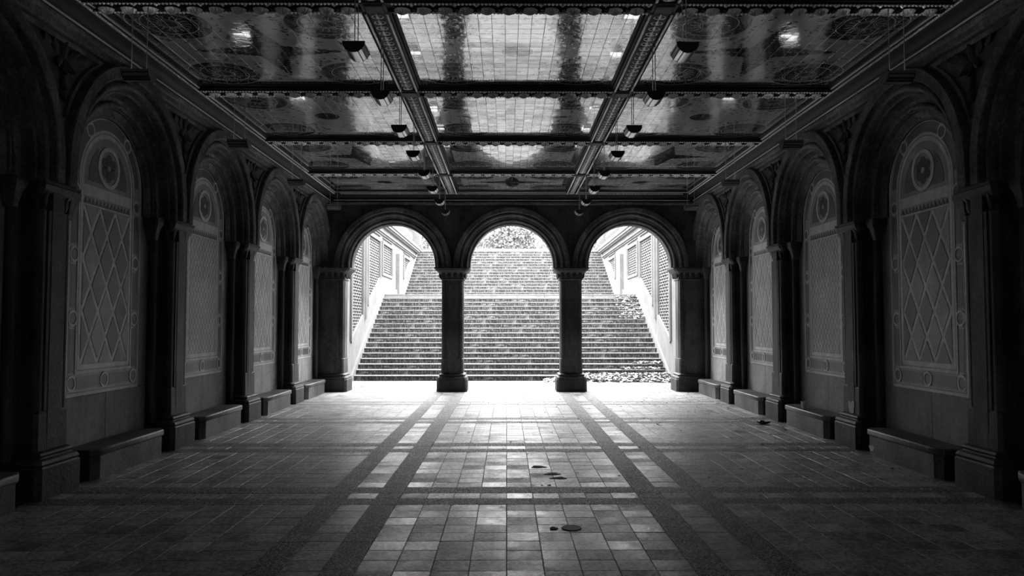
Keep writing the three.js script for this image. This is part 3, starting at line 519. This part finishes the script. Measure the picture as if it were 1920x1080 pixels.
function lamp(x, D, turn, label) {
  const g = group('pendant_lamp'); g.position.set(x, lampY, -D); g.rotation.y = turn; tag(g, label, 'lamp', 'pendant trough lamps under the ceiling beams');
  const tr = mesh('trough', geoTrough, mLampBody, g); for (const a of [198, 222, 246, 294, 318, 342]) { const q = mesh('rib', geoRib, mLampCap, tr); q.position.set(lampR * Math.cos(a * PI / 180), lampR * Math.sin(a * PI / 180), 0); q.rotation.z = a * PI / 180; }
  for (const s of [-1, 1]) { mesh('end_cap', geoCap, mLampCap, g).position.z = s * lampLen / 2; mesh('rod', new THREE.CylinderGeometry(0.005, 0.005, YB - lampY + 0.03, 6).translate(0, (YB - lampY - 0.01) / 2, 0), mRod, g).position.z = s * 0.078; }
  mesh('diffuser', bx(-lampR + 0.012, lampR - 0.012, -0.03, -0.022, -lampLen / 2 + 0.01, lampLen / 2 - 0.01), mGlow, tr);
  const L = new THREE.RectAreaLight(0xffffff, 0.16, 2 * lampR - 0.03, lampLen - 0.03); L.position.set(0, -0.018, 0); L.rotation.x = PI / 2; g.add(L);   // shines up at the tiles
}
const ord = ['farthest', 'second farthest', 'third farthest', 'fourth farthest', 'fourth nearest', 'third nearest', 'second nearest', 'nearest'];
for (const [s, w] of [[-1, 'left'], [1, 'right']]) {
  [17.65, 16.15, 14.65, 13.15, 11.65, 10.15, 8.65, 7.15].forEach((D, i) => lamp(s * 1.53, D, 0, `${ord[i]} half-round pendant lamp under the ${w} long beam`));
  [16.9, 13.9, 10.9, 7.9].forEach((D, i) => lamp(s * 3.9, D, PI / 2, `${['farthest', 'third', 'second', 'nearest'][i]} dark pendant lamp hanging along the ${w} wall`));
}

// ------------------------------------------------------------------ outside: stairs
const SR = 0.1555, ST = 0.335, S1 = 23.36, S2 = 34.7, LAND = 18 * SR, SX = 4.76;
const geoBlocks = new Map();
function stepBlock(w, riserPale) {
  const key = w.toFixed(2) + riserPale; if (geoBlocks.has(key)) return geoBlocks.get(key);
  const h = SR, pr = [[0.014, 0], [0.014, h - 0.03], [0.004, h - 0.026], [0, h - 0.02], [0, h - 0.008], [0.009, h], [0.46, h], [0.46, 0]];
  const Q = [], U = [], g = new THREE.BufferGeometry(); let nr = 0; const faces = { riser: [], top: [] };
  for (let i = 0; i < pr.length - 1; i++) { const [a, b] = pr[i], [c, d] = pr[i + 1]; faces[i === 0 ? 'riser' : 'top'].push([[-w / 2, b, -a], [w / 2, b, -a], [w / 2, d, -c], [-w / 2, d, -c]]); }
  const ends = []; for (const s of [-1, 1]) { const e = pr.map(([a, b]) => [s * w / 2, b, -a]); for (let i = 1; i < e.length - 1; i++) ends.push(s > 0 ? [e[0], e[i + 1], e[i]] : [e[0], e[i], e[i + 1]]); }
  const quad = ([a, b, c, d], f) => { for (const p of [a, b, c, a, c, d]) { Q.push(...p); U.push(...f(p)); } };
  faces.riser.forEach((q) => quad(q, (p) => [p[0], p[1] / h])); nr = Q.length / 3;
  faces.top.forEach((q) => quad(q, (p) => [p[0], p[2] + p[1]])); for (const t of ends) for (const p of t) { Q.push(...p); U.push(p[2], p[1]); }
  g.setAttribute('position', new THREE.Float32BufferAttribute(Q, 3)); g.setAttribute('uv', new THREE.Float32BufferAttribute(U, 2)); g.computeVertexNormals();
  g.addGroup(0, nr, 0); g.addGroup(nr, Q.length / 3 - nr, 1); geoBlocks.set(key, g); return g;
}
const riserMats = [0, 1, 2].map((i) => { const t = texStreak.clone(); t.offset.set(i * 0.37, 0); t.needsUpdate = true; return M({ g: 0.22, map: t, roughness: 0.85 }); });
function flight(label, Ds, y0, n) {
  const g = group('stone_staircase'); g.position.set(0, y0, -Ds); tag(g, label, 'staircase', 'stone stair flights', 'structure');
  for (let k = 0; k < n; k++) {
    const pale = k === n - 1, st = mesh('step', uvm(bx(-SX, SX, 0 - (k ? SR : 0), SR - 0.02, -0.44, -0.06)), mTread, g); st.position.set(0, k * SR, -k * ST);
    const cuts = [-SX]; let x = -SX + [1.5, 2.3, 1.9, 2.6][k % 4] * 0.8; while (x < SX - 0.9) { cuts.push(x); x += 1.6 + 0.2 * ((k * 7 + cuts.length * 5) % 6); } cuts.push(SX);
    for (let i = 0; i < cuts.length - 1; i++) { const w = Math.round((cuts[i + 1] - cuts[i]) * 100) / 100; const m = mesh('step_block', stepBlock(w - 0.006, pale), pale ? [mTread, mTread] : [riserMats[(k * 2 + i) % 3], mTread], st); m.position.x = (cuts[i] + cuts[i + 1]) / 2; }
  }
  return g;
}
flight('lower flight of wide stone steps beyond the archways', S1, 0, 18);
flight('upper flight of wide stone steps behind the stair landing', S2, LAND, 18);
const landing = mesh('stair_landing', uvm(bx(-SX, SX, LAND - 0.3, LAND - 0.002, -(S2 + 0.1), -(S1 + 17 * ST + 0.3))), mTread); structure(landing, 'pale stone landing between the two stair flights');
const PLZ = 36 * SR; // level of the upper plaza
const plaza = mesh('upper_plaza', uvm(bx(-30, 30, PLZ - 0.4, PLZ - 0.01, -60, -(S2 + 17 * ST + 0.3))), mTread); structure(plaza, 'pale paved plaza at the top of the stairs');

// ------------------------------------------------------------------ outside: walls beside the stairs
const wallEnd = S2 + 17 * ST + 0.5;
function stairWall(name, s, label) {
  const root = group(name); structure(root, label); const face = SX, depth = 0.07;
  const rect = (a, b, t, lo) => [[a, lo(a)], [b, lo(b)], [b, t], [a, t]];
  const slope = (D) => 1.13 + 0.42 * (D - 23.07), flat = () => 3.55, slope2 = (D) => 3.75 + 0.42 * (D - 34.9);
  const panels = [rect(23.2, 25.05, 4.74, slope), rect(25.95, 28.35, 4.74, slope), rect(28.95, 31.25, 4.74, flat), rect(34.9, 37.1, 4.74, slope2)];
  const to = (d, y, w) => [s * (face + w), y, -d];   // w into the wall
  const sh = new THREE.Shape([[20.0, -0.1], [wallEnd, -0.1], [wallEnd, 5.0], [20.0, 5.0]].map(([a, b]) => new THREE.Vector2(a, b)));
  for (const p of panels) sh.holes.push(new THREE.Path(p.map(([a, b]) => new THREE.Vector2(a, b)).reverse()));
  const fg = new THREE.ExtrudeGeometry(sh, { depth: 0.46, bevelEnabled: false }); { const q = fg.attributes.position; for (let i = 0; i < q.count; i++) { const [x, y, z] = to(q.getX(i), q.getY(i), q.getZ(i)); q.setXYZ(i, x, y, z); } if (s < 0) { const a = fg.index; } fg.computeVertexNormals(); }
  mesh('wall_face', uvm(fg), mOutWall, root);
  const bb = (d0, d1, y0, y1, w0, w1) => { const a = s * (face + w0), b = s * (face + w1); return bx(Math.min(a, b), Math.max(a, b), y0, y1, -d1, -d0); };
  mesh('wall_core', uvm(bb(20.0, wallEnd, -0.1, PLZ - 0.02, 0.45, 1.2)), mOutWall, root);
  panels.forEach((p, n) => {
    const bars = [], step = 0.36, cx = 0, sl = 0.52;
    // diagonal bars clipped to the panel
    const clip = (A, B) => { let t0 = 0, t1 = 1; for (let i = 0; i < 4; i++) { const [x1, y1] = p[i], [x2, y2] = p[(i + 1) % 4], nx = y1 - y2, ny = x2 - x1, da = nx * (A[0] - x1) + ny * (A[1] - y1), db = nx * (B[0] - x1) + ny * (B[1] - y1); if (da < 0 && db < 0) return null; if (da < 0 || db < 0) { const t = da / (da - db); if (da < 0) t0 = Math.max(t0, t); else t1 = Math.min(t1, t); } } return t0 < t1 ? [[A[0] + (B[0] - A[0]) * t0, A[1] + (B[1] - A[1]) * t0], [A[0] + (B[0] - A[0]) * t1, A[1] + (B[1] - A[1]) * t1]] : null; };
    for (const dir of [-1, 1]) for (let c = -60; c < 60; c++) { const x0 = p[0][0] + c * step, A = [x0 - dir * 12, 3 - 12 * sl], B = [x0 + dir * 12, 3 + 12 * sl], q = clip(A, B); if (!q) continue; const dx = q[1][0] - q[0][0], dy = q[1][1] - q[0][1], L = Math.hypot(dx, dy); if (L < 0.06) continue;
      const b = new THREE.BoxGeometry(L, 0.09, 0.05); b.rotateZ(Math.atan2(dy, dx)); b.translate((q[0][0] + q[1][0]) / 2, (q[0][1] + q[1][1]) / 2, 0); const o = b.attributes.position; for (let i = 0; i < o.count; i++) { const [x, y, z] = to(o.getX(i), o.getY(i), o.getZ(i) + 0.045); o.setXYZ(i, x, y, z); } b.computeVertexNormals(); bars.push(uvm(b)); }
    const g = mesh('lattice_panel', merge(bars), mOutWall, root);
    for (let i = 0; i < 4; i++) { const [x1, y1] = p[i], [x2, y2] = p[(i + 1) % 4], L = Math.hypot(x2 - x1, y2 - y1), b = new THREE.BoxGeometry(L + 0.12, 0.1, 0.07); b.rotateZ(Math.atan2(y2 - y1, x2 - x1)); b.translate((x1 + x2) / 2, (y1 + y2) / 2, 0); const o = b.attributes.position; for (let k = 0; k < o.count; k++) { const [x, y, z] = to(o.getX(k), o.getY(k), o.getZ(k) - 0.005 - (i % 2) * 0.006); o.setXYZ(k, x, y, z); } b.computeVertexNormals(); mesh('frame_bar', uvm(b), mOutWall, g);
      if (i !== 0) { const f = new THREE.BoxGeometry(L, 0.03, 0.1), k2 = (i === 2 ? -1 : 0); f.rotateZ(Math.atan2(y2 - y1, x2 - x1)); const nx = -(y2 - y1) / L * 0.085, ny = (x2 - x1) / L * 0.085; f.translate((x1 + x2) / 2 - nx * 1.9, (y1 + y2) / 2 - ny * 1.9, 0); const q = f.attributes.position; for (let k = 0; k < q.count; k++) { const [x, y, z] = to(q.getX(k), q.getY(k), q.getZ(k)); q.setXYZ(k, x, y, z); } f.computeVertexNormals(); mesh('frame_lip', uvm(f), mOutWall, g); } }
  });
  // pilasters, string courses, coping
  mesh('pilaster', uvm(bb(20.2, 21.2, 0, 5.0, -0.12, 0.1)), mOutWall, root); mesh('pilaster', uvm(bb(21.7, 22.6, 0, 5.0, -0.06, 0.1)), mOutWall, root);
  mesh('half_round', uvm(new THREE.CylinderGeometry(0.07, 0.07, 2.9, 12).translate(s * (face - 0.01), 3.3, -25.5)), mOutWall, root);
  mesh('pilaster', uvm(bb(32.5, 33.6, LAND, 4.62, -0.15, 0.1)), mOutWall, root);
  const course = (y0, y1, w) => mesh('string_course', uvm(bb(20.0, wallEnd, y0, y1, -w, 0.2)), mOutWall, root);
  course(4.98, 5.05, 0.05); course(5.05, 5.1, 0.10); course(5.30, 5.36, 0.10); course(5.36, 5.46, 0.16); course(5.46, PLZ, 0.2);
  mesh('upper_band', uvm(bb(20.0, wallEnd, 5.1, 5.3, 0.0, 0.2)), mOutWall, root);
  // skirting that follows the steps
  const sk = [[S1 - 0.6, -0.05], [S1 - 0.2, 0.16], [S1 + 17 * ST, LAND + 0.32], [S2 - 0.2, LAND + 0.32], [S2 + 17 * ST, PLZ + 0.0], [S2 + 17 * ST, PLZ - 0.1], [S2, LAND - 0.1], [S1 + 17 * ST, LAND - 0.1], [S1, -0.1]];
  mesh('stepped_skirting', prism(sk, face - 0.07, face + 0.02, (d, y, w) => [s * w, y, -d]), mOutWall, root);
  return root;
}
stairWall('wall_stair_left', -1, 'pale stone wall with lattice panels left of the stairs');
stairWall('wall_stair_right', 1, 'pale stone wall with lattice panels right of the stairs');
// balustrades on top of those walls, ending in a pedestal
for (const [s, w] of [[-1, 'left'], [1, 'right']]) {
  const g = group('balustrade'); g.position.set(s * (SX + 0.25), PLZ, 0); tag(g, `pale carved stone balustrade above the ${w} stair wall`, 'balustrade', 'balustrades above the stair walls');
  mesh('bottom_rail', uvm(bx(-0.16, 0.16, -0.01, 0.16, -40, -21)), mOutWall, g); mesh('handrail', uvm(rbx(-0.2, 0.2, 0.92, 1.08, -40, -21, 0.03)), mOutWall, g);
  const bal = new THREE.LatheGeometry([[0.07, 0.16], [0.09, 0.2], [0.05, 0.28], [0.1, 0.45], [0.095, 0.55], [0.045, 0.75], [0.085, 0.85], [0.085, 0.93]].map(([a, b]) => new THREE.Vector2(a, b)), 10);
  for (let d = 21.3; d < 39.8; d += 0.32) mesh('baluster', bal, mOutWall, g).position.z = -d;
  const p = group('gate_pedestal'); p.position.set(s * (SX + 0.2), PLZ + 0.012, -(wallEnd - 0.35)); tag(p, `square stone pedestal at the top of the stairs on the ${w}`, 'pedestal', 'pedestals at the stair head');
  mesh('pedestal_base', uvm(rbx(-0.42, 0.42, 0, 0.2, -0.42, 0.42, 0.02)), mOutWall, p); mesh('die', uvm(rbx(-0.34, 0.34, 0.2, 1.15, -0.34, 0.34, 0.02)), mOutWall, p); mesh('cap', uvm(rbx(-0.42, 0.42, 1.15, 1.32, -0.42, 0.42, 0.03)), mOutWall, p);
}
for (const s of [-1, 1]) { const t = mesh('upper_terrace', uvm(s < 0 ? bx(-30, -SX - 0.5, PLZ - 0.4, PLZ - 0.02, -42, -20.2) : bx(SX + 0.5, 30, PLZ - 0.4, PLZ - 0.02, -42, -20.2)), mTread); structure(t, `pale upper terrace ${s < 0 ? 'left' : 'right'} of the stairwell`); }

// ------------------------------------------------------------------ trees on the plaza
const mLeaf = M({ g: 0.36, roughness: 0.8, transmission: 0.35, thickness: 0, side: THREE.DoubleSide }), mBark = M({ g: 0.34, map: texStone, roughness: 0.9 });
const geoLeaf = (() => { const g = new THREE.BufferGeometry(); g.setAttribute('position', new THREE.Float32BufferAttribute([0, 0, 0, 0.5, 0.12, 0.35, 0, -0.06, 1, 0, 0, 0, 0, -0.06, 1, -0.5, 0.12, 0.35], 3)); g.setAttribute('uv', new THREE.Float32BufferAttribute([0, 0, 1, 0, 1, 1, 0, 0, 1, 1, 0, 1], 2)); g.computeVertexNormals(); return g; })();
function leaves(name, parent, n, place, mat) { const m = new THREE.InstancedMesh(geoLeaf, mat, n), o = new THREE.Object3D(), c = new THREE.Color(); for (let i = 0; i < n; i++) { const k = place(i, o); o.updateMatrix(); m.setMatrixAt(i, o.matrix); m.setColorAt(i, c.setRGB(k, k, k)); } m.name = parent === scene ? uniq(name) : name; m.castShadow = m.receiveShadow = true; parent.add(m); return m; }
[[-9, 52, 'on the far left of the plaza'], [-4.2, 50, 'left of the axis behind the stairs'], [0.4, 56, 'in the middle behind the stairs'], [4.6, 50, 'right of the axis behind the stairs'], [9.2, 53, 'on the far right of the plaza'], [-7, 60, 'second from the left at the back'], [-2, 62, 'left of the middle in the back row'], [3, 61, 'right of the middle in the back row'], [7.4, 62, 'second from the right at the back'], [-11.5, 38, 'on the terrace left of the stairwell'], [11.5, 38, 'on the terrace right of the stairwell']].forEach(([x, D, where]) => {
  const g = group('leafy_tree'); g.position.set(x, PLZ - 0.02, -D); tag(g, `bright leafy tree ${where}`, 'tree', 'trees beyond the stairs');
  const tk = mesh('trunk', uvm(new THREE.CylinderGeometry(0.12, 0.2, 3.2, 9).translate(0, 1.6, 0)), mBark, g);
  for (let i = 0; i < 7; i++) { const a = i * 0.9 + rr(0, 0.4), b = mesh('branch', uvm(new THREE.CylinderGeometry(0.02, 0.07, 2.6, 6).translate(0, 1.3, 0)), mBark, tk); b.position.y = 1.0 + i * 0.3; b.rotation.set(0.7 * Math.cos(a), 0, 0.7 * Math.sin(a)); }
  const f = leaves('foliage', g, 16000, (i, o) => { let px, py, pz; do { px = rr(-1, 1); py = rr(-1, 1); pz = rr(-1, 1); } while (px * px + py * py + pz * pz > 1); const lump = 1 + 0.15 * Math.sin(px * 7) * Math.sin(py * 8); o.position.set(px * 3.2 * lump, 3.0 + py * 3.0 * lump, pz * 2.2); o.rotation.set(rr(0, 6.3), rr(0, 6.3), rr(0, 6.3)); o.scale.setScalar(rr(0.1, 0.22)); return rr(0.6, 1.5); }, mLeaf); stuff(f);
});
const hill = mesh('hillside', uvm(new THREE.CylinderGeometry(40, 40, 90, 40).rotateZ(PI / 2).translate(0, -27, -98)), M({ g: 0.05, map: texPale, roughness: 0.95 })); structure(hill, 'pale hillside rising behind the trees');

// ------------------------------------------------------------------ fallen leaves
const mDry = M({ g: 0.34, roughness: 0.7, side: THREE.DoubleSide }), mDryDark = M({ g: 0.2, roughness: 0.7, side: THREE.DoubleSide });
const lay = (o) => { o.rotation.set(rr(-0.35, 0.35), rr(0, 6.3), rr(-0.35, 0.35)); o.scale.setScalar(rr(0.07, 0.14)); };
const pile = leaves('fallen_leaves', scene, 3000, (i, o) => {
  const t = rnd(); let x, d, y;
  if (t < 0.72) { x = 4.68 - 3.7 * Math.pow(rnd(), 1.5); const dd = rnd() * rnd(); d = S1 - 0.02 - 0.85 * dd; y = 0.015 + (1 - dd) * rr(0, 0.2) * clamp((x - 0.6) / 2, 0, 1); }
  else if (t < 0.84) { const k = 1 + Math.floor(rnd() * 3); x = 4.66 - 2.6 / k * Math.pow(rnd(), 1.6); d = S1 + (k - 1) * ST + rr(0.05, 0.3); y = k * SR + rr(0.01, 0.06); }
  else { const k = 12 + Math.floor(rnd() * 6); x = 4.66 - 0.9 * rnd() * rnd(); d = S1 + (k - 1) * ST + rr(0.06, 0.3); y = k * SR + rr(0.01, 0.1); }
  o.position.set(x, y, -d); lay(o); return rr(0.45, 1.25);
}, mDry); tag(pile, 'drift of pale dry leaves at the foot of the stairs on the right', 'leaves', null, 'stuff');
const litterL = leaves('scattered_leaves', scene, 420, (i, o) => { const d = 8 + 13 * rnd(); o.position.set(4.45 - 5.4 * rnd() * rnd(), 0.006, -d); o.rotation.set(rr(-0.15, 0.15), rr(0, 6.3), rr(-0.15, 0.15)); o.scale.setScalar(rr(0.025, 0.065)); return rnd() < 0.6 ? rr(0.2, 0.6) : rr(1.5, 3); }, mDryDark); tag(litterL, 'bits of dry leaf scattered over the floor near the right wall', 'leaves', null, 'stuff');

// ------------------------------------------------------------------ small things
{ const g = group('paper_cup'); g.position.set(4.64, 0.3375, -12.55); tag(g, 'white paper cup standing on the second bench by the right wall', 'cup');
  const pr = [[0, 0.002], [0.028, 0.002], [0.03, 0.006], [0.043, 0.112], [0.046, 0.116], [0.044, 0.12], [0.04, 0.114], [0.026, 0.008], [0, 0.008]].map(([a, b]) => new THREE.Vector2(a, b)); const q = new THREE.LatheGeometry(pr, 20); const p = q.attributes.position; for (let i = 0; i < p.count; i++) if (p.getY(i) > 0.1) p.setY(i, p.getY(i) - 0.02 * Math.max(0, Math.cos(Math.atan2(p.getZ(i), p.getX(i)) * 3))); q.computeVertexNormals(); mesh('cup_wall', q, M({ g: 0.85, roughness: 0.6 }), g); }
{ const q = new THREE.IcosahedronGeometry(1, 3), p = q.attributes.position; for (let i = 0; i < p.count; i++) { const x = p.getX(i), y = p.getY(i), z = p.getZ(i), k = 1 + 0.25 * Math.sin(x * 5 + z * 3) * Math.cos(y * 4 + x * 2); p.setXYZ(i, x * 0.11 * k, (y + 1) * 0.028 * k + 0.002, z * 0.07 * k); } q.computeVertexNormals(); const m = mesh('crumpled_wrapper', uvm(q), M({ g: 0.06, roughness: 0.35 })); m.position.set(4.22, 0, -13.25); tag(m, 'dark crumpled wrapper on the floor before the second right pier', 'litter'); }
{ const g = group('drain_cover'); g.position.set(0.41, 0.001, -6.56); tag(g, 'small round metal cover set in a floor tile', 'cover');
  mesh('rim', new THREE.TorusGeometry(0.078, 0.006, 6, 28).rotateX(PI / 2), mIron, g); mesh('lid', uvm(new THREE.CylinderGeometry(0.075, 0.075, 0.008, 28)), mIron, g); }
const mPool = M({ g: 0.03, map: texStone, roughness: 0.85 });
[[0.25, 9.33, 0.08, 0.075, 'single dark patch of wet in the tiles beyond the cross bands'], [0.39, 8.9, 0.08, 0.06, 'farther of two close dark wet patches in the middle tiles'], [0.44, 8.66, 0.085, 0.055, 'nearer of two close dark wet patches in the middle tiles'], [0.26, 6.55, 0.032, 0.04, 'star-shaped dark chip beside the round floor cover']].forEach(([x, D, a, b, label]) => {
  const sh = new THREE.Shape(); for (let i = 0; i < 22; i++) { const t = i / 22 * 2 * PI, k = 1 + 0.18 * Math.sin(3 * t + x * 9) + 0.12 * Math.sin(5 * t + D); const X = a * k * Math.cos(t), Y = b * k * Math.sin(t); i ? sh.lineTo(X, Y) : sh.moveTo(X, Y); }
  const m = mesh('dark_patch', uvm(new THREE.ExtrudeGeometry(sh, { depth: 0.003, bevelEnabled: true, bevelThickness: 0.001, bevelSize: 0.002, bevelSegments: 1 }).rotateX(-PI / 2)), mPool); m.position.set(x, 0.0005, -D); tag(m, label, 'stain'); });

renderer.render(scene, camera);
